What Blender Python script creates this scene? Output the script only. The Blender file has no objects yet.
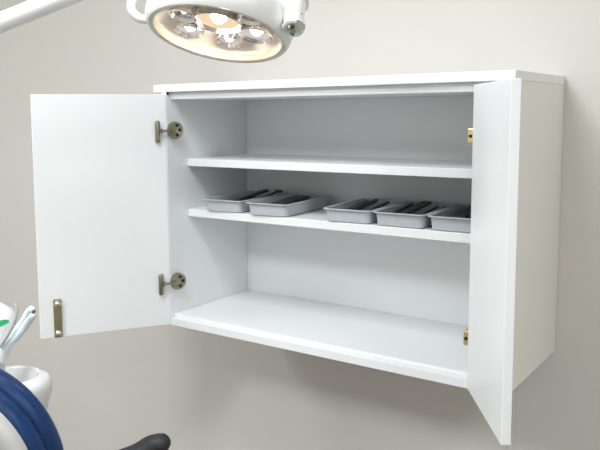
import bpy, bmesh, math, random
from mathutils import Vector, Matrix
random.seed(4)
S = 0.85                      # metres per cabinet width unit
C = bpy.context.scene.collection
scene = bpy.context.scene

# ------------------------------------------------------------------ camera
CAM = Vector((1.4995, -1.9923, 0.6216)) * S
RT = Vector((0.8045, 0.5939, -0.0093)); UP = Vector((-0.0585, 0.0949, 0.9938)); FW = Vector((-0.5911, 0.7989, -0.1111))
FPX, PX, PY = 746.5, 254.77, 197.32
def at(u, v, d):
    """room point seen in direction (u, v) at depth d metres"""
    return CAM + FW * d + RT * ((u - PX) / FPX * d) - UP * ((v - PY) / FPX * d)

cd = bpy.data.cameras.new('camera'); cam = bpy.data.objects.new('camera', cd); C.objects.link(cam)
rt = RT.normalized(); up = (UP - rt * UP.dot(rt)).normalized(); bk = rt.cross(up)
cam.matrix_world = Matrix(((rt.x, up.x, bk.x, CAM.x), (rt.y, up.y, bk.y, CAM.y), (rt.z, up.z, bk.z, CAM.z), (0, 0, 0, 1)))
cd.sensor_width = 36; cd.lens = FPX / 600 * 36
cd.shift_x = (300 - PX) / 600; cd.shift_y = -(225 - PY) / 600
cd.clip_start = 0.02
scene.camera = cam

# ------------------------------------------------------------------ materials
def mat(name, col, rough=0.5, metal=0.0, spec=0.5, noise=0.0, nscale=20, bump=0.0, bscale=200, coat=0.0, sub=0.0, trans=0.0):
    m = bpy.data.materials.new(name); m.use_nodes = True
    nt = m.node_tree; b = nt.nodes['Principled BSDF']
    b.inputs['Base Color'].default_value = (*col, 1); b.inputs['Roughness'].default_value = rough
    b.inputs['Metallic'].default_value = metal; b.inputs['Specular IOR Level'].default_value = spec
    b.inputs['Coat Weight'].default_value = coat
    b.inputs['Transmission Weight'].default_value = trans
    tc = nt.nodes.new('ShaderNodeTexCoord')
    if noise:
        n = nt.nodes.new('ShaderNodeTexNoise'); n.inputs['Scale'].default_value = nscale; n.inputs['Detail'].default_value = 4
        nt.links.new(tc.outputs['Object'], n.inputs['Vector'])
        r = nt.nodes.new('ShaderNodeValToRGB')
        r.color_ramp.elements[0].position = .3; r.color_ramp.elements[1].position = .7
        r.color_ramp.elements[0].color = (*[c * (1 - noise) for c in col], 1)
        r.color_ramp.elements[1].color = (*[min(1, c * (1 + noise)) for c in col], 1)
        nt.links.new(n.outputs['Fac'], r.inputs['Fac']); nt.links.new(r.outputs['Color'], b.inputs['Base Color'])
    if bump:
        n = nt.nodes.new('ShaderNodeTexNoise'); n.inputs['Scale'].default_value = bscale; n.inputs['Detail'].default_value = 3
        nt.links.new(tc.outputs['Object'], n.inputs['Vector'])
        bp = nt.nodes.new('ShaderNodeBump'); bp.inputs['Strength'].default_value = bump; bp.inputs['Distance'].default_value = .002
        nt.links.new(n.outputs['Fac'], bp.inputs['Height']); nt.links.new(bp.outputs['Normal'], b.inputs['Normal'])
    return m
def emis(name, col, strength):
    m = bpy.data.materials.new(name); m.use_nodes = True; nt = m.node_tree
    nt.nodes.remove(nt.nodes['Principled BSDF'])
    e = nt.nodes.new('ShaderNodeEmission'); e.inputs['Color'].default_value = (*col, 1); e.inputs['Strength'].default_value = strength
    nt.links.new(e.outputs[0], nt.nodes['Material Output'].inputs[0]); return m

M = {}
M['wall'] = mat('wall_paint', (.69, .662, .625), .85, spec=.2, noise=.012, nscale=3, bump=.05, bscale=300)
M['ceil'] = mat('ceiling_paint', (.82, .82, .80), .9, spec=.2, noise=.01, nscale=4)
M['floor'] = mat('floor_vinyl', (.16, .15, .135), .5, noise=.08, nscale=8)
M['cab'] = mat('white_laminate', (.83, .85, .86), .38, spec=.4, noise=.006, nscale=5)
M['carcass_side'] = mat('off_white_side_panel', (.82, .81, .76), .5, spec=.3, noise=.01, nscale=6)
M['brass'] = mat('antique_brass', (.36, .315, .20), .33, metal=.9, noise=.12, nscale=60)
M['nickel'] = mat('antique_nickel', (.33, .30, .225), .3, metal=.92, noise=.12, nscale=80)
M['gold'] = mat('bright_brass', (.80, .66, .36), .28, metal=.9, noise=.05, nscale=50)
M['hole'] = mat('dark_recess', (.012, .011, .009), .7, noise=.1, nscale=50)
M['bright'] = mat('polished_screw', (.85, .80, .68), .2, metal=1, noise=.03, nscale=50)
M['tray'] = mat('grey_tray_plastic', (.50, .53, .575), .42, noise=.03, nscale=25)
M['instr'] = mat('black_plastic', (.022, .024, .027), .42, noise=.2, nscale=40)
M['slate'] = mat('charcoal_plastic', (.06, .065, .07), .5, noise=.12, nscale=40)
M['steel'] = mat('brushed_steel', (.55, .56, .57), .3, metal=1, noise=.05, nscale=80)
M['lampw'] = mat('lamp_white_plastic', (.86, .87, .87), .3, spec=.5, noise=.006, nscale=10, coat=.2)
M['navy'] = mat('navy_vinyl', (.003, .028, .105), .36, spec=.3, noise=.08, nscale=12, bump=.15, bscale=350)
M['shell'] = mat('pale_grey_shell', (.47, .465, .455), .45, noise=.02, nscale=10)
M['armr'] = mat('charcoal_rubber', (.022, .022, .025), .55, noise=.1, nscale=60, bump=.2, bscale=500)
M['unit'] = mat('unit_white', (.84, .87, .87), .3, noise=.006, nscale=10, coat=.2)
M['tube'] = mat('pale_blue_tube', (.66, .74, .76), .3, noise=.02, nscale=30, coat=.3)
M['greyt'] = mat('grey_tube', (.46, .48, .48), .35, noise=.03, nscale=30)
M['green'] = mat('green_print', (.02, .42, .16), .45, noise=.05, nscale=30)
M['dgreen'] = mat('dark_green_button', (.01, .10, .04), .35, noise=.1, nscale=60)
M['porc'] = mat('porcelain', (.70, .71, .71), .12, noise=.006, nscale=8, coat=.5)
M['refl'] = mat('faceted_reflector', (.88, .83, .77), .35, metal=.1, noise=.12, nscale=40, bump=.6, bscale=60)
M['cup'] = mat('led_cup_chrome', (.75, .74, .74), .15, metal=1, noise=.15, nscale=90, bump=.4, bscale=120)
M['amber'] = mat('amber_lens_gasket', (.80, .74, .58), .3, metal=.3, noise=.1, nscale=40)
M['ledw'] = emis('led_warm', (1, .72, .42), 60)
M['ledc'] = emis('led_white', (1, .93, .86), 26)
M['ledd'] = emis('led_dim', (1, .90, .80), .8)
M['glow_w'] = emis('led_lens_warm', (1, .74, .46), .62)
M['glow_c'] = emis('led_lens_white', (1, .93, .88), .40)
M['panel'] = emis('ceiling_panel_glow', (1, 1, 1), 3)
gl = bpy.data.materials.new('clear_lens'); gl.use_nodes = True; nt = gl.node_tree
nt.nodes.remove(nt.nodes['Principled BSDF'])
tr = nt.nodes.new('ShaderNodeBsdfTransparent'); tr.inputs[0].default_value = (.97, .96, .95, 1)
go = nt.nodes.new('ShaderNodeBsdfGlossy'); go.inputs['Roughness'].default_value = .08
lw = nt.nodes.new('ShaderNodeLayerWeight'); lw.inputs[0].default_value = .5
pw = nt.nodes.new('ShaderNodeMath'); pw.operation = 'POWER'; pw.inputs[1].default_value = 3
fr = nt.nodes.new('ShaderNodeMath'); fr.operation = 'MULTIPLY'; fr.inputs[1].default_value = .5
nt.links.new(lw.outputs['Facing'], pw.inputs[0]); nt.links.new(pw.outputs[0], fr.inputs[0])
tcn = nt.nodes.new('ShaderNodeTexCoord'); nz = nt.nodes.new('ShaderNodeTexNoise'); nz.inputs['Scale'].default_value = 40
bp = nt.nodes.new('ShaderNodeBump'); bp.inputs['Strength'].default_value = .1; bp.inputs['Distance'].default_value = .002
nt.links.new(tcn.outputs['Object'], nz.inputs['Vector']); nt.links.new(nz.outputs['Fac'], bp.inputs['Height'])
nt.links.new(bp.outputs['Normal'], go.inputs['Normal'])
mx = nt.nodes.new('ShaderNodeMixShader'); nt.links.new(fr.outputs[0], mx.inputs[0]); nt.links.new(tr.outputs[0], mx.inputs[1]); nt.links.new(go.outputs[0], mx.inputs[2])
nt.links.new(mx.outputs[0], nt.nodes['Material Output'].inputs[0]); M['lens'] = gl

# ------------------------------------------------------------------ mesh helpers
def obj(name, bm, m, parent=None, smooth=False, label=None):
    bmesh.ops.recalc_face_normals(bm, faces=bm.faces[:])
    me = bpy.data.meshes.new(name); bm.to_mesh(me); bm.free()
    if smooth:
        for p in me.polygons: p.use_smooth = True
    me.materials.append(M[m])
    o = bpy.data.objects.new(name, me); C.objects.link(o)
    if smooth:
        me.set_sharp_from_angle(angle=math.radians(42))
    if parent is not None:
        o.parent = parent; o.matrix_parent_inverse = parent.matrix_world.inverted()
    if label: o['label'] = label
    return o
def thing(name, label, cat, loc, rot=None, group=None):
    o = bpy.data.objects.new(name, None); C.objects.link(o); o.empty_display_size = .05
    o.matrix_world = Matrix.Translation(Vector(loc)) @ (rot.to_4x4() if rot else Matrix())
    o['label'] = label; o['category'] = cat
    if group: o['group'] = group
    return o
def struct(o):
    o['kind'] = 'structure'; return o
def bx(bm, lo, hi, bev=0.0, seg=2, mtx=None):
    g = bmesh.ops.create_cube(bm, size=1.0); vs = g['verts']
    lo, hi = Vector(lo), Vector(hi)
    for v in vs:
        v.co = Vector((lo[i] + (v.co[i] + .5) * (hi[i] - lo[i]) for i in range(3)))
    if bev:
        es = list({e for v in vs for e in v.link_edges})
        r = bmesh.ops.bevel(bm, geom=es, offset=bev, segments=seg, profile=.5, affect='EDGES')
        vs = list({v for f in r['faces'] for v in f.verts} | {v for v in vs if v.is_valid})
    if mtx is not None:
        for v in vs: v.co = mtx @ v.co
    return vs
def box(lo, hi, bev=.0015, mtx=None):
    bm = bmesh.new(); bx(bm, lo, hi, bev, mtx=mtx); return bm
def cyl(bm, a, b, r, r2=None, n=24, bev=0):
    a, b = Vector(a), Vector(b); d = b - a
    q = d.to_track_quat('Z', 'Y').to_matrix().to_4x4()
    g = bmesh.ops.create_cone(bm, cap_ends=True, segments=n, radius1=r, radius2=r if r2 is None else r2, depth=d.length)
    vs = g['verts']; mt = Matrix.Translation((a + b) / 2) @ q
    for v in vs: v.co = mt @ v.co
    return vs
def lathe(bm, prof, n=48, mtx=None, sx=1, sy=1):
    """prof: list of (radius, height) revolved about Z"""
    rings = []
    for r, h in prof:
        if r < 1e-6: rings.append([bm.verts.new((0, 0, h))])
        else: rings.append([bm.verts.new((sx * r * math.cos(2 * math.pi * i / n), sy * r * math.sin(2 * math.pi * i / n), h)) for i in range(n)])
    for a, b in zip(rings, rings[1:]):
        for i in range(n):
            j = (i + 1) % n
            if len(a) == 1 and len(b) == 1: continue
            if len(a) == 1: bm.faces.new((a[0], b[i], b[j]))
            elif len(b) == 1: bm.faces.new((a[i], a[j], b[0]))
            else: bm.faces.new((a[i], a[j], b[j], b[i]))
    if mtx is not None:
        for rg in rings:
            for v in rg: v.co = mtx @ v.co
    return bm
def spline(pts, k=8):
    pts = [Vector(p) for p in pts]; out = []
    for i in range(len(pts) - 1):
        p0 = pts[max(0, i - 1)]; p1 = pts[i]; p2 = pts[i + 1]; p3 = pts[min(len(pts) - 1, i + 2)]
        for s in range(k):
            t = s / k
            out.append(.5 * ((2 * p1) + (p2 - p0) * t + (2 * p0 - 5 * p1 + 4 * p2 - p3) * t * t + (3 * p1 - p0 - 3 * p2 + p3) * t ** 3))
    out.append(pts[-1]); return out
def tube(bm, path, rad, n=16, cap=True, flat=None):
    """tube along path; rad number or list; flat=(axis vector, ratio) squashes the section"""
    path = [Vector(p) for p in path]; m = len(path)
    rad = list(rad) if isinstance(rad, (list, tuple)) else [rad] * m
    rs = rad
    if len(rs) != m:
        def lerp_r(i):
            x = i / (m - 1) * (len(rs) - 1); k = min(int(x), len(rs) - 2); return rs[k] + (rs[k + 1] - rs[k]) * (x - k)
        rs = [lerp_r(i) for i in range(m)]
    t = (path[1] - path[0]).normalized(); nrm = t.orthogonal().normalized(); rings = []
    for i, p in enumerate(path):
        t2 = ((path[min(i + 1, m - 1)] - path[max(i - 1, 0)])).normalized()
        nrm = (nrm - t2 * nrm.dot(t2)).normalized(); b = t2.cross(nrm)
        ring = []
        for k in range(n):
            a = 2 * math.pi * k / n; o = (nrm * math.cos(a) + b * math.sin(a)) * rs[i]
            if flat:
                ax = flat[0].normalized(); o = o - ax * (o.dot(ax) * (1 - flat[1]))
            ring.append(bm.verts.new(p + o))
        rings.append(ring)
    for a, b in zip(rings, rings[1:]):
        for k in range(n):
            j = (k + 1) % n; bm.faces.new((a[k], a[j], b[j], b[k]))
    if cap:
        for ring, sgn, p, r, tt in ((rings[0], -1, path[0], rs[0], path[1] - path[0]), (rings[-1], 1, path[-1], rs[-1], path[-1] - path[-2])):
            prev = ring; tt = tt.normalized()
            for s in (1, 2):
                a = s * math.pi / 6
                nr = [bm.verts.new(p + (v.co - p) * math.cos(a) + tt * sgn * r * math.sin(a) * (.9)) for v in ring]
                for k in range(n):
                    j = (k + 1) % n; bm.faces.new((prev[k], prev[j], nr[j], nr[k]))
                prev = nr
            c = bm.verts.new(p + tt * sgn * r * .95)
            for k in range(n): bm.faces.new((prev[k], prev[(k + 1) % n], c))
    return bm
def frame(x, y, z, o):
    return Matrix(((x.x, y.x, z.x, o.x), (x.y, y.y, z.y, o.y), (x.z, y.z, z.z, o.z), (0, 0, 0, 1)))
def copy_tree(o, parent=None):
    c = o.copy(); C.objects.link(c)
    if parent is not None: c.parent = parent
    for ch in list(o.children): copy_tree(ch, c)
    return c

# ------------------------------------------------------------------ room
XL, XR, YF, ZF, ZC = -1.9, 2.9, -4.0, -1.0, 1.6
struct(obj('floor', box((XL - .1, YF - .1, ZF - .1), (XR + .1, .1, ZF), 0), 'floor'))
struct(obj('ceiling', box((XL - .1, YF - .1, ZC), (XR + .1, .1, ZC + .1), 0), 'ceil'))
struct(obj('wall_back', box((XL - .1, 0, ZF), (XR + .1, .1, ZC), 0), 'wall'))
struct(obj('wall_left', box((XL - .1, YF, ZF), (XL, 0, ZC), 0), 'wall'))
struct(obj('wall_right', box((XR, YF, ZF), (XR + .1, 0, ZC), 0), 'wall'))
struct(obj('wall_front', box((XL - .1, YF - .1, ZF), (XR + .1, YF, ZC), 0), 'wall'))
struct(obj('baseboard_back', box((XL, -.015, ZF), (XR, -.0, ZF + .08), .003), 'cab'))
# slim vertical cover strip on the wall below the cabinet
struct(obj('trim_1', box((.893 * S - .007, -.004, ZF + .08), (.893 * S + .007, 0, -.002), .001), 'wall'))

# ------------------------------------------------------------------ cabinet
def V(x, y, z): return Vector((x * S, y * S, z * S))
H, ZT, LIP, CF = .7085, .6865, -.394, -.376
cab = thing('wall_cabinet', 'white open wall cabinet with two shelves and two doors, mounted on the beige wall', 'cabinet', (0.5 * S, 0, 0))
def cbox(name, lo, hi, m='cab', parent=cab, bev=.0012): return obj(name, box(V(*lo), V(*hi), bev), m, parent)
cbox('top_panel', (-.049, LIP, ZT), (1.0, -.0015, H))
cbox('inner_top_panel', (.0010, CF, ZT - .021), (.981, -.0015, ZT))
cbox('base_panel', (-.0005, LIP, -.003), (.981, -.0015, .0195))
cbox('floor_panel', (.0010, CF, .0195), (.981, -.0015, .028))
cbox('side_panel', (-.017, LIP + .0005, .0195), (.0010, -.0015, ZT))
rs = cbox('side_panel', (.981, LIP + .003, -.003), (.9998, -.0015, ZT), 'carcass_side')
rs['label'] = 'off-white right side panel'
cbox('back_panel', (.0010, -.012, .028), (.981, -.0015, ZT - .021))
cbox('front_stile', (.918, CF, .028), (.981, CF + .02, ZT - .021))
SH = -.307
cbox('shelf', (.0010, SH, .4675), (.981, -.012, .490))
cbox('shelf', (.0010, SH, .3150), (.981, -.012, .3376))

# doors: built in local frame: x along door from hinge to free end, y = thickness away from the visible inner face, z up
def door_frame(p0, p1):
    a, b = V(*p0), V(*p1); x = (b - a).normalized(); z = Vector((0, 0, 1)); y = z.cross(x)
    return x, y, z, a, (b - a).length
DZ0, DZ1, DT = -.001, .680, .0185
# left door (free end left and forward)
x, y, z, a, L = door_frame((.0005, LIP - .001, 0), (-.197, -.714, 0))
y = -y if y.dot(CAM - a) > 0 else y           # thickness goes away from the seen inner face
FL = frame(x, y, z, a)
dl = obj('door', box((0, 0, DZ0 * S), (L, DT * S, DZ1 * S), .0012, FL), 'cab', cab)
# handle bar with two bright screw caps near the free bottom corner
def local_obj(name, bm, m, parent, F, smooth=False, label=None):
    bmesh.ops.transform(bm, matrix=F, verts=bm.verts[:]); return obj(name, bm, m, parent, smooth, label)
hx0, hz0, hz1 = L - .0410, .000, .094
bm = bmesh.new(); bx(bm, (hx0 - .0095, -.0085, hz0), (hx0 + .0095, 0, hz1), .003, 3)
hd = local_obj('handle', bm, 'brass', dl, FL, label='antique brass bar')
for zz in (hz0 + .011, hz1 - .011):
    bm = bmesh.new(); lathe(bm, [(0, .006), (.004, .0055), (.0070, .003), (.0078, 0), (.0078, -.003)], 20)
    R = Matrix.Translation((hx0, -.0085, zz)) @ Matrix.Rotation(math.radians(90), 4, 'X')
    bmesh.ops.transform(bm, matrix=R, verts=bm.verts[:])
    local_obj('screw_cap', bm, 'bright', hd, FL, True)

# concealed hinges of the left door
def left_hinge(zc):
    zc *= S
    # door-side mounting bar
    px = .0235
    bm = bmesh.new(); bx(bm, (px - .0065, -.011, zc - .0285), (px + .0065, -.001, zc + .0265), .005, 3)
    hg = local_obj('hinge', bm, 'nickel', dl, FL, True, 'antique metal hinge plate')
    bm = bmesh.new()
    A = FL @ Vector((px - .006, -.010, zc + .001)); 
    D = V(.0125, -.3705, 0); D.z = zc + .002
    nrm = Vector((.92, -.39, 0)).normalized()
    Bp = D - Vector((0, 0, 0)) + nrm * .007 + Vector((-.004, -.008, -.001))
    tube(bm, spline([A, A.lerp(Bp, .5) + nrm * .002, Bp], 6), .0032, 12)
    cyl(bm, A - (Bp - A).normalized() * .004, A + (Bp - A).normalized() * .004, .0075, .006)
    obj('hinge_arm', bm, 'nickel', hg, True)
    zx = nrm; xx = Vector((0, 0, 1)).cross(zx).normalized(); FD = frame(xx, Vector((0, 0, 1)), zx, D)
    bm = bmesh.new(); lathe(bm, [(0, .004), (.013, .004), (.0165, .0055), (.0195, .005), (.0212, .002), (.0212, -.006), (.019, -.010), (0, -.010)], 32)
    dsc = local_obj('hinge_cup', bm, 'nickel', hg, FD, True)
    bm = bmesh.new()
    for (cx, cz) in ((.0035, .0120), (.0108, .0005), (.0035, -.0115)):
        cyl(bm, (cx, cz, .003), (cx, cz, .0054), .0043, n=14)
    local_obj('screw_hole', bm, 'hole', hg, FD)
    bm = bmesh.new(); lathe(bm, [(.0022, .0045), (.0022, .0085), (.0048, .0085), (.0052, .0045)], 18, Matrix.Translation((-.0085, -.001, 0)))
    local_obj('pivot_ring', bm, 'nickel', hg, FD, True)
    # bracket from the cup back to the side panel
    P = V(.0035, -.368, 0); P.z = zc + .002
    bm = bmesh.new(); bx(bm, (P.x - .0005, P.y - .010, P.z - .012), (P.x + .0040, P.y + .010, P.z + .012), .0015)
    obj('mounting_plate', bm, 'nickel', hg)
    bm = bmesh.new(); tube(bm, [D - nrm * .006, Vector((P.x + .005, P.y + .002, P.z))], .006, 12); obj('hinge_link', bm, 'nickel', hg, True)
left_hinge(.574); left_hinge(.125)
# dark plug painting the shaded gap between left door and top panel
bm = bmesh.new(); p = V(-.004, LIP + .008, 0); cyl(bm, (p.x, p.y, DZ1 * S - .001), (p.x, p.y, ZT * S + .001), .006); obj('gap_shade_plug', bm, 'hole', dl, True)

# right door
x, y, z, a, L2 = door_frame((.9111, LIP - .001, 0), (1.070, -.6426, 0))
y = -y if y.dot(CAM - a) > 0 else y
FR_ = frame(x, y, z, a)
dr = obj('door', box((0, 0, DZ0 * S), (L2, DT * S, DZ1 * S), .0012, FR_), 'cab', cab)
def right_hinge(zc):
    zc *= S; o = V(.918, CF + .012, 0)
    bm = bmesh.new(); bx(bm, (o.x - .0215, o.y - .012, zc - .0155), (o.x + .001, o.y + .012, zc + .0140), .0028, 3)
    hg = obj('hinge', bm, 'gold', dr, False, 'bright brass hinge peeking past the door edge')
    bm = bmesh.new(); bx(bm, (o.x - .0185, o.y - .0135, zc - .0045), (o.x - .012, o.y - .0110, zc + .0015), .001)
    obj('screw_hole', bm, 'hole', hg)
    bm = bmesh.new(); q = FR_ @ Vector((.004, .011, zc)); tube(bm, [Vector((o.x - .004, o.y - .010, zc)), Vector((q.x, q.y, zc))], .0045, 12)
    obj('hinge_arm', bm, 'gold', hg, True)
right_hinge(.570); right_hinge(.110)

# ------------------------------------------------------------------ trays on the lower shelf
SZ = .3376 * S
def tray_bm(w, d, h, top_w, top_d):
    bm = bmesh.new(); n = 5
    def loop(hw, hd, z, r):
        pts = []
        for (cx, cy, a0) in ((hw - r, hd - r, 0), (-hw + r, hd - r, 90), (-hw + r, -hd + r, 180), (hw - r, -hd + r, 270)):
            for k in range(n):
                a = math.radians(a0 + 90 * k / (n - 1)); pts.append(bm.verts.new((cx + r * math.cos(a), cy + r * math.sin(a), z)))
        return pts
    t = .0022
    Ls = [loop(w - .004, d - .004, .0, .010), loop(w, d, .002, .011), loop(top_w - .006, top_d - .006, h - .002, .013), loop(top_w, top_d, h - .002, .016), loop(top_w, top_d, h, .016),
          loop(top_w - .007, top_d - .007, h, .012), loop(w - t, d - t, .0045, .010), loop(w - t - .003, d - t - .003, .003, .008)]
    for A, B in zip(Ls, Ls[1:]):
        m = len(A)
        for i in range(m): bm.faces.new((A[i], A[(i + 1) % m], B[(i + 1) % m], B[i]))
    bm.faces.new(Ls[0][::-1]); bm.faces.new(Ls[-1]); return bm
TW, TD, TH = .0606, .118, .0305           # half rim width, half rim depth, height
proto = obj('instrument_tray', tray_bm(TW - .009, TD - .010, TH, TW, TD), 'tray', None, True)
TRAYS = [((.133, -.186), 3.5, 'leftmost grey tray on the lower shelf, a broad black handle rising from it'),
         ((.291, -.187), 4, 'grey plastic instrument tray with its whole right side exposed, holding a wide charcoal slab'),
         ((.541, -.181), 4.5, 'leftmost tray of the right-hand row of three, holding black sticks'),
         ((.687, -.177), 3.5, 'middle tray of the right-hand row of three, grey plastic with a slab and thin sticks'),
         ((.833, -.174), 3, 'grey instrument tray partly hidden behind the right cabinet door')]
trs = []
for i, ((cx, cy), rz, lb) in enumerate(TRAYS):
    o = proto if i == 0 else proto.copy()
    if i: C.objects.link(o)
    o.location = (cx * S, cy * S, SZ + .0003); o.rotation_euler = (0, 0, math.radians(rz))
    o['label'] = lb; o['category'] = 'tray'; o['group'] = 'instrument trays on the lower shelf'
    trs.append(o)
def stick_bm(length, r):
    bm = bmesh.new(); k = length
    lathe(bm, [(0, 0), (r * .8, .001), (r, .004), (r, k * .3), (r * .85, k * .42), (r, k * .55), (r * .9, k * .93), (r * .5, k * .99), (0, k)], 10); return bm
def slab_bm(length, w, t):
    bm = bmesh.new(); bx(bm, (-w / 2, -t / 2, 0), (w / 2, t / 2, length), min(t, w) * .3, 3); return bm
def mirror_bm(length, r):
    bm = stick_bm(length, r)
    lathe(bm, [(0, -.003), (.0095, -.003), (.0105, 0), (.0095, .003), (0, .003)], 20, Matrix.Translation((0, 0, length + .008)) @ Matrix.Rotation(math.radians(80), 4, 'X'))
    return bm
IC = 0
def place(kind, ti, xa, ya, za, xb, yb, zb, size, label, cat='instrument', m='instr', name='dental_instrument'):
    """lies in tray ti from local point a (front) to b (back)"""
    (cx, cy), rz, _ = TRAYS[ti]
    T = Matrix.Translation((cx * S, cy * S, SZ)) @ Matrix.Rotation(math.radians(rz), 4, 'Z')
    A, B = T @ Vector((xa, ya, za)), T @ Vector((xb, yb, zb)); d = B - A; zx = d.normalized()
    xx = zx.cross(Vector((0, 0, 1))).normalized(); yy = zx.cross(xx)
    bm = {'stick': lambda: stick_bm(d.length, size[0]), 'slab': lambda: slab_bm(d.length, *size), 'mirror': lambda: mirror_bm(d.length, size[0])}[kind]()
    o = obj(name, bm, m, None, kind != 'slab')
    o.matrix_world = frame(xx, yy, zx, A); o['label'] = label; o['category'] = cat; o['group'] = 'dark instruments in the trays'
    return o
F, Bk = -.098, .100
place('slab', 0, -.020, F + .02, .012, 0.014, .075, 0.0390, (0.0184, 0.0056), 'broad black handle rising out of the leftmost tray', name='dental_spatula')
place('stick', 0, .012, F + .01, .012, 0.03, .080, 0.0275, (0.00429,), 'long black stick on the right in the leftmost tray')
place('slab', 0, -.032, F + .02, .010, -0.026, .07, 0.0215, (0.01656, 0.0049), 'flat charcoal piece on the left in the leftmost tray', m='slate', name='dental_spatula')
place('mirror', 0, .036, F + .03, .012, 0.04, .085, 0.0345, (0.00312,), 'black round-headed mirror standing up at the edge between the two left trays', cat='mirror', name='mouth_mirror')
place('slab', 1, -.022, F + .010, .014, -0.01, .078, 0.0285, (0.0368, 0.0063), 'wide charcoal slab filling the tray second from left', m='slate', name='instrument_case')
place('stick', 1, .012, F + .015, .014, 0.014, .082, 0.0285, (0.00452,), 'thick black stick touching the slab in the tray second from left')
place('stick', 1, .034, F + .015, .012, 0.04, .072, 0.0265, (0.00328,), 'thin black stick alone on the right in the tray second from left')
place('slab', 2, -.034, F + .012, .016, -0.03, .082, 0.0275, (0.01472, 0.0049), 'flat grey-black piece on the left in the first tray of the right-hand row', m='slate', name='dental_spatula')
place('stick', 2, -.012, F + .01, .018, -0.01, .088, 0.0315, (0.0053,), 'thickest black stick in the first tray of the right-hand row')
place('stick', 2, .018, F + .01, .015, 0.022, .084, 0.0285, (0.00374,), 'slim black stick on the right in the first tray of the right-hand row')
place('stick', 3, -.044, F + .01, .014, -0.04, .082, 0.0285, (0.00351,), 'slim black stick by the left edge of the middle tray in the right-hand row')
place('slab', 3, -.014, F + .010, .018, -0.01, .088, 0.0325, (0.02208, 0.007), 'thick black slab in the middle tray of the right-hand row', name='instrument_case')
place('stick', 3, .018, F + .01, .012, 0.022, .078, 0.0265, (0.00328,), 'thin black stick just right of the slab in the middle tray of the right-hand row')
place('stick', 3, .034, F + .01, .012, 0.04, .078, 0.0265, (0.00312,), 'thin black stick nearest the right edge of the middle tray in the right-hand row')
place('slab', 4, -.022, F + .010, .014, -0.016, .085, 0.0295, (0.02944, 0.0056), 'wide charcoal slab in the tray beside the right door', m='slate', name='instrument_case')
place('stick', 4, .008, F + .01, .014, 0.012, .08, 0.0275, (0.00374,), 'black stick right of the slab in the tray beside the right door')

# ------------------------------------------------------------------ dental lamp
LD = 1.10; LC = at(217.5, 34.5, LD); view = (CAM - LC).normalized()
dn = (-UP + UP.dot(view) * view).normalized(); rg = view.cross(dn).normalized(); rg = rg if rg.dot(RT) > 0 else -rg
al = math.radians(11)
maj = (rg * math.cos(al) + dn * math.sin(al)).normalized(); mn = (dn * math.cos(al) - rg * math.sin(al)).normalized()
cn = .365; nL = (view * cn + mn * math.sqrt(1 - cn * cn)).normalized(); mi = nL.cross(maj).normalized()
# local lamp frame: +z along the beam, +x to the right, +y towards the viewer edge of the disc
if mi.dot(mn) < 0 and mi.dot(view) < 0: pass
LF = frame(maj, mi, nL, LC)
lamp = thing('dental_lamp', 'white round dental operating lamp, lit, hanging on its arm above the cabinet', 'lamp', at(-190, 99, 1.1))
r0 = .0985
bm = bmesh.new()
lathe(bm, [(r0, -.004), (r0 + .002, .002), (r0 + .005, .0025), (r0 + .0085, -.002), (r0 + .012, -.014), (r0 + .011, -.032), (r0 + .003, -.050), (.080, -.066), (.045, -.076), (0, -.080)], 64)
hs = local_obj('lamp_housing', bm, 'lampw', lamp, LF, True)
bm = bmesh.new(); lathe(bm, [(r0 + .001, -.006), (r0 + .001, .0012), (r0 - .003, .0015), (r0 - .005, -.004), (r0 - .004, -.008)], 64)
local_obj('lens_gasket', bm, 'amber', hs, LF, True)
bm = bmesh.new(); lathe(bm, [(r0 - .001, -.002), (.07, .0015), (.035, .003), (0, .0035)], 48); local_obj('lens', bm, 'lens', hs, LF, True, 'clear lens')
bm = bmesh.new(); lathe(bm, [(r0 - .003, -.004), (.092, -.016), (.080, -.026), (.05, -.032), (0, -.034)], 56); local_obj('reflector', bm, 'refl', hs, LF, True, 'silvery reflector bowl')
# LED cups: (x, y, cup radius, led material, led radius)
SGN = 1 if mi.dot(mn) > 0 else -1
CUPS = [(-.003, -.012, .035, 'ledw', .013), (-.054, -.012, .020, 'ledd', .006), (-.043, .045, .022, 'ledc', .009), (.019, .054, .020, 'ledc', .008), (.056, .006, .026, 'ledc', .0105), (.040, -.050, .018, 'ledd', .006)]
for (cx, cy, r, lm, lr) in CUPS:
    T = LF @ Matrix.Translation((cx, cy * SGN, -.012))
    bm = bmesh.new(); lathe(bm, [(r * .45, -.017), (r * .75, -.010), (r * .95, -.001), (r, .001), (r * 1.06, -.001), (r * 1.02, -.018)], 28)
    c = local_obj('led_cup', bm, 'cup', hs, T, True)
    bm = bmesh.new(); lathe(bm, [(0, -.005 + lr * .4), (lr * .5, -.006 + lr * .3), (lr * .87, -.007), (lr, -.010), (lr * .95, -.016)], 20)
    local_obj('led', bm, lm, c, T, True)
    bm = bmesh.new(); lathe(bm, [(lr * .96, -.0095), (r * .62, -.0075), (r * .86, -.0045), (r * .9, -.010)], 28)
    local_obj('led_lens', bm, {'ledw': 'glow_w', 'ledc': 'glow_c', 'ledd': 'cup'}[lm], c, T, True)
pl = bpy.data.lights.new('reflector_fill', 'POINT'); pl.energy = .16; pl.color = (1, .86, .72); pl.shadow_soft_size = .006  # point light added among the LEDs to brighten the reflector bowl
po = bpy.data.objects.new('reflector_fill', pl); C.objects.link(po); po.location = LF @ Vector((.004, .018 * SGN, -.006)); po.parent = hs; po.matrix_parent_inverse = hs.matrix_world.inverted()
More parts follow.
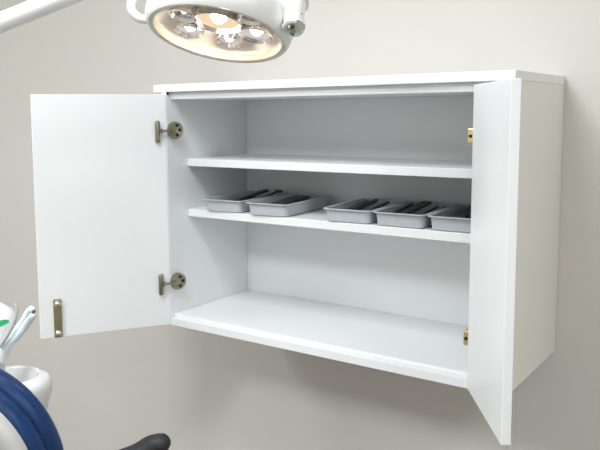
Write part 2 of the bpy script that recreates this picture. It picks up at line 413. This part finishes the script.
# side handle ring
ZO = LF.to_3x3() @ Vector((0, 0, 1))
dH = LD + .03
bm = bmesh.new(); tube(bm, spline([at(157, 19, dH), at(148, 19.5, dH), at(139, 18.0, dH), at(132, 11, dH), at(131.5, 2, dH), at(137, -8, dH), at(148, -15, dH), at(162, -16, dH)], 8), .0068, 16)
obj('handle', bm, 'lampw', hs, True)
# yoke on the right, pivot end with screw and button
dY = LD + .0
bm = bmesh.new()
tube(bm, spline([at(244, -40, dY - .015), at(262, -12, dY - .045), at(278, 4, dY - .045), at(292, 13, dY - .042)], 8), [.0170, .0172], 20)
yk = obj('yoke', bm, 'lampw', lamp, True)
bm = bmesh.new()
pa, pb = at(294, 3, dY - .042), at(293.5, 27.5, dY - .064); cyl(bm, pa, pb, .0180, .0125, 28)
bmesh.ops.bevel(bm, geom=[e for e in bm.edges if e.calc_face_angle(0) > .8], offset=.004, segments=3, affect='EDGES')
obj('pivot_cap', bm, 'lampw', yk, True)
ax = (pb - pa).normalized(); e2 = (FW * -1 - ax * ax.dot(-FW)).normalized()
sp = at(293, 27, dY - .035)
for (u, v, r, m, nm, dd) in ((293.2, 30.8, .0036, 'dgreen', 'indicator_button', .078), (293.2, 25.8, .0020, 'hole', 'screw', .078), (289.2, 26.8, .0022, 'brass', 'screw', .078), (301.3, 13.8, .0018, 'hole', 'screw', .064)):
    P = at(u, v, dY - dd); bm = bmesh.new(); cyl(bm, P + FW * .016, P, r, r * .9, 16); obj(nm, bm, m, yk, True)
# arm
aa, ab = at(-190, 99, 1.10), at(120, -25, 1.13)
bm = bmesh.new(); tube(bm, [aa, aa.lerp(ab, .5), ab], .0148, 24); obj('arm', bm, 'lampw', lamp, True)
bm = bmesh.new(); tube(bm, spline([ab, at(170, -40, 1.15), at(225, -55, 1.17), at(244, -40, dY - .015)], 8), .0150, 20); obj('elbow_joint', bm, 'lampw', lamp, True)
bm = bmesh.new(); cyl(bm, (aa.x, aa.y, aa.z - .03), (aa.x, aa.y, ZC), .022, n=32); cyl(bm, (aa.x, aa.y, ZC - .04), (aa.x, aa.y, ZC), .09, .10, n=40); obj('ceiling_post', bm, 'lampw', lamp, True)

# ------------------------------------------------------------------ dental chair backrest (blue) at lower left
CD = 1.02
CC = at(-32, 457, CD)
axc = (RT * -.25 - UP * .21 - FW * .945).normalized()      # towards the shell side
vx = Vector((0, 0, 1)).cross(axc).normalized(); vy = axc.cross(vx)
CFm = frame(vx, vy, axc, CC)
chair = thing('dental_chair', 'navy blue cushioned dental chair back with a pale grey shell at the lower left', 'chair', (CC.x, CC.y, ZF))
def roll(z0, z1, R, k=10):
    p = [(0, z0)]
    h = (z1 - z0) / 2; zc = (z0 + z1) / 2
    for i in range(k + 1):
        a = -math.pi / 2 + math.pi * i / k; p.append((R - h + h * math.cos(a), zc + h * math.sin(a)))
    return p + [(0, z1)]
Rr = .144
bm = bmesh.new(); lathe(bm, roll(-.022, .016, Rr), 72); local_obj('cushion', bm, 'navy', chair, CFm, True)
bm = bmesh.new(); lathe(bm, roll(.009, .045, Rr - .003), 72); local_obj('cushion', bm, 'navy', chair, CFm, True)
bm = bmesh.new(); lathe(bm, [(0, .034), (.131, .034), (.134, .050), (.130, .058), (.122, .062), (.103, .060), (.096, .054), (0, .050)], 72)
sh = local_obj('back_shell', bm, 'shell', chair, CFm, True, 'pale grey plastic shell')
bm = bmesh.new(); lathe(bm, [(0, .0515), (.066, .0520), (.072, .054), (.070, .057), (0, .058)], 48); local_obj('shell_inset', bm, 'navy', sh, CFm, True)
bm = bmesh.new(); e = CC - UP * .10; tube(bm, spline([CC + axc * .03, CC + axc * .04 - Vector((0, 0, .15)), Vector((CC.x, CC.y, CC.z - .35)), Vector((CC.x, CC.y, ZF + .05))], 8), .03, 20)
cyl(bm, (CC.x, CC.y, ZF), (CC.x, CC.y, ZF + .05), .12, .11, 40); obj('pedestal', bm, 'shell', chair, True)

# ------------------------------------------------------------------ cuspidor unit behind the backrest
UD = 1.28
bc = at(12.5, 382, UD); up_z = Vector((0, 0, 1))
unit = thing('cuspidor_unit', 'white dental cuspidor unit with a bowl and curved water spouts, behind the blue chair back', 'dental unit', (bc.x - .02, bc.y, ZF))
BR = .062
bm = bmesh.new()
lathe(bm, [(.018, -.075), (.045, -.068), (BR - .004, -.048), (BR + .003, -.020), (BR + .003, -.004), (BR, .004), (BR - .004, .007), (BR - .015, .013), (BR - .019, .010), (BR - .022, -.012), (.030, -.040), (0, -.046)], 56, Matrix.Translation(bc))
obj('bowl', bm, 'porc', unit, True)
bm = bmesh.new(); cyl(bm, (bc.x, bc.y, bc.z - .12), (bc.x, bc.y, bc.z - .05), .022, n=28); cyl(bm, (bc.x, bc.y, ZF + .05), (bc.x, bc.y, bc.z - .12), .05, n=36); cyl(bm, (bc.x, bc.y, ZF), (bc.x, bc.y, ZF + .05), .10, .09, 40)
obj('column', bm, 'unit', unit, True)
# rounded white head with the green printed mark
hd_ = at(-17, 336, UD + .05)
bm = bmesh.new()
hx = RT.copy(); hx.z = 0; hx.normalize(); hy = Vector((0, 0, 1)).cross(hx)
HF = frame(hx, hy, Vector((0, 0, 1)), hd_)
lathe(bm, [(0, -.050), (.030, -.048), (.045, -.035), (.056, -.01), (.060, .025), (.054, .046), (.035, .058), (0, .062)], 40, None, 1.0, .7)
hh = local_obj('spout_head', bm, 'unit', unit, HF, True)
bm = bmesh.new()
mk = at(3.5, 323.5, UD + .0)
# a thin leaf-shaped patch on the face of the head
mv = [(-9, 326.5), (-6, 322.5), (-1, 320.5), (5, 319.6), (8.6, 320.2), (9.2, 322.0), (6, 324.3), (1, 326.4), (-4, 327.6)]
M_inv = HF.inverted()
def on_head(u, v):
    d = (at(u, v, 1) - CAM).normalized(); o_ = M_inv @ CAM; dd = (M_inv.to_3x3() @ d)
    t = (o_.length - .2)
    for _ in range(4000):
        q = o_ + dd * t; rr = math.hypot(q.x, q.y / .7); zz = q.z
        prof = [(.030, -.048), (.045, -.035), (.056, -.01), (.060, .025), (.054, .046), (.035, .058)]
        R_ = 0
        for (ra, za), (rb, zb) in zip(prof, prof[1:]):
            if za <= zz <= zb: R_ = ra + (rb - ra) * (zz - za) / (zb - za)
        if R_ and rr <= R_: return CAM + d * (t - .0008)
        t += .0003
    return None
ring = [on_head(*q) for q in mv]; ring = [q for q in ring if q]
if len(ring) > 3:
    back = [bm.verts.new(q + FW * .002) for q in ring]; fr_ = [bm.verts.new(q) for q in ring]; cv = bm.verts.new(on_head(1, 323.4)); bm.faces.new(back[::-1])
    for i in range(len(fr_)): bm.faces.new((fr_[i], fr_[(i + 1) % len(fr_)], cv))
    for i in range(len(fr_)):
        j = (i + 1) % len(fr_); bm.faces.new((fr_[i], fr_[j], back[j], back[i]))
    obj('green_mark', bm, 'green', hh, False, 'printed green mark')
# spouts
bm = bmesh.new(); tube(bm, spline([at(-2, 372, UD), at(1, 358, UD), at(6, 347, UD), at(17, 336, UD), at(26, 325, UD), at(32.6, 316, UD - .01)], 8), [.0085, .0082, .0070, .0068, .0066, .0058], 18)
sp1 = obj('spout', bm, 'tube', unit, True)
bm = bmesh.new(); tube(bm, spline([at(2, 346, UD + .02), at(14, 333, UD + .02), at(23, 322, UD + .02), at(29, 312, UD + .018), at(32, 309.5, UD + .016)], 8), [.0062, .0072], 18)
sp2 = obj('spout', bm, 'tube', unit, True)
bm = bmesh.new(); P = at(33.2, 311.8, UD - .012); tube(bm, [P, P + FW * .006], .0026, 12); obj('nozzle', bm, 'dgreen', sp1, True, 'green nozzle tip')
bm = bmesh.new(); tube(bm, spline([at(0, 346, UD - .01), at(8, 334, UD - .01), at(14, 322, UD - .01), at(16.8, 311, UD - .01), at(15.8, 304.5, UD - .01)], 8), [.0036, .0036, .0034, .0030, .0024], 14)
obj('spout', bm, 'greyt', unit, True, 'slim grey spout')
bm = bmesh.new(); tube(bm, [at(-2, 362, UD), at(-1.2, 369, UD)], .0105, 20); obj('collar', bm, 'steel', unit, True)

# ------------------------------------------------------------------ black armrest at the bottom
AD = 1.55
tip, tail = at(161.5, 442.8, AD), at(96, 470, AD - .04)
stool = thing('stool', 'stool of which only the rounded black armrest shows at the bottom edge', 'stool', (tail.x + .12, tail.y + .12, ZF))
bm = bmesh.new(); tube(bm, spline([tail + (tail - tip) * 1.2 - Vector((0, 0, .01)), tail, at(135, 455.5, AD - .02), at(151, 446, AD), tip], 8), [.024, .024, .024, .0235, .0215], 24, True, (Vector((0, 0, 1)), .9))
ar = obj('armrest', bm, 'armr', stool, True)
sx, sy = tail.x + .12, tail.y + .12
bm = bmesh.new(); tube(bm, spline([tail - Vector((0, 0, .012)), tail - Vector((-.03, -.03, .10)), Vector((sx, sy, ZF + .45))], 8), .012, 16); obj('support_arm', bm, 'armr', stool, True)
bm = bmesh.new(); lathe(bm, [(0, -.03), (.13, -.03), (.145, -.005), (.14, .025), (.11, .035), (0, .035)], 48, Matrix.Translation((sx, sy, ZF + .44))); obj('seat', bm, 'navy', stool, True)
bm = bmesh.new(); cyl(bm, (sx, sy, ZF + .05), (sx, sy, ZF + .42), .025); cyl(bm, (sx, sy, ZF), (sx, sy, ZF + .05), .14, .06, 40); obj('base', bm, 'steel', stool, True)

# ------------------------------------------------------------------ lights
def area(name, loc, sx, sy, power, col):
    ld = bpy.data.lights.new(name, 'AREA'); ld.shape = 'RECTANGLE'; ld.size = sx; ld.size_y = sy; ld.energy = power; ld.color = col
    o = bpy.data.objects.new(name, ld); C.objects.link(o); o.location = loc; return o
PAN = [(.4, -1.3, 11.3), (2.3, -1.45, 9), (.1, -2.5, 23), (2.1, -2.6, 10.5), (-1.4, -2.0, 15)]  # first is the main ceiling panel; the others are unseen, added as fill
for i, (px, py, pw) in enumerate(PAN):
    t = thing('ceiling_and_fill_light', ['ceiling light panel nearest the cabinet', 'added fill light panel nearest the right end of the cabinet wall', 'added fill light panel far from the cabinet on the left', 'added fill light panel far from the cabinet on the right', 'added fill light panel by the left wall'][i], 'ceiling light', (px, py, ZC))
    bm = bmesh.new()
    for lo, hi in (((-.32, -.32), (.32, -.29)), ((-.32, .29), (.32, .32)), ((-.32, -.29), (-.29, .29)), ((.29, -.29), (.32, .29))):
        bx(bm, (px + lo[0], py + lo[1], ZC - .015), (px + hi[0], py + hi[1], ZC), .002)
    obj('frame', bm, 'lampw', t)
    area('ceiling_and_fill_panel', (px, py, ZC - .014), .58, .58, pw, (.95, .985, 1))
w = bpy.data.worlds.new('world'); scene.world = w; w.use_nodes = True
w.node_tree.nodes['Background'].inputs[0].default_value = (1, 1, 1, 1); w.node_tree.nodes['Background'].inputs[1].default_value = .3
vs = scene.view_settings
vs.view_transform = 'Standard'; vs.look = 'None'; vs.gamma = 1; vs.use_curve_mapping = False; vs.exposure = 0.75
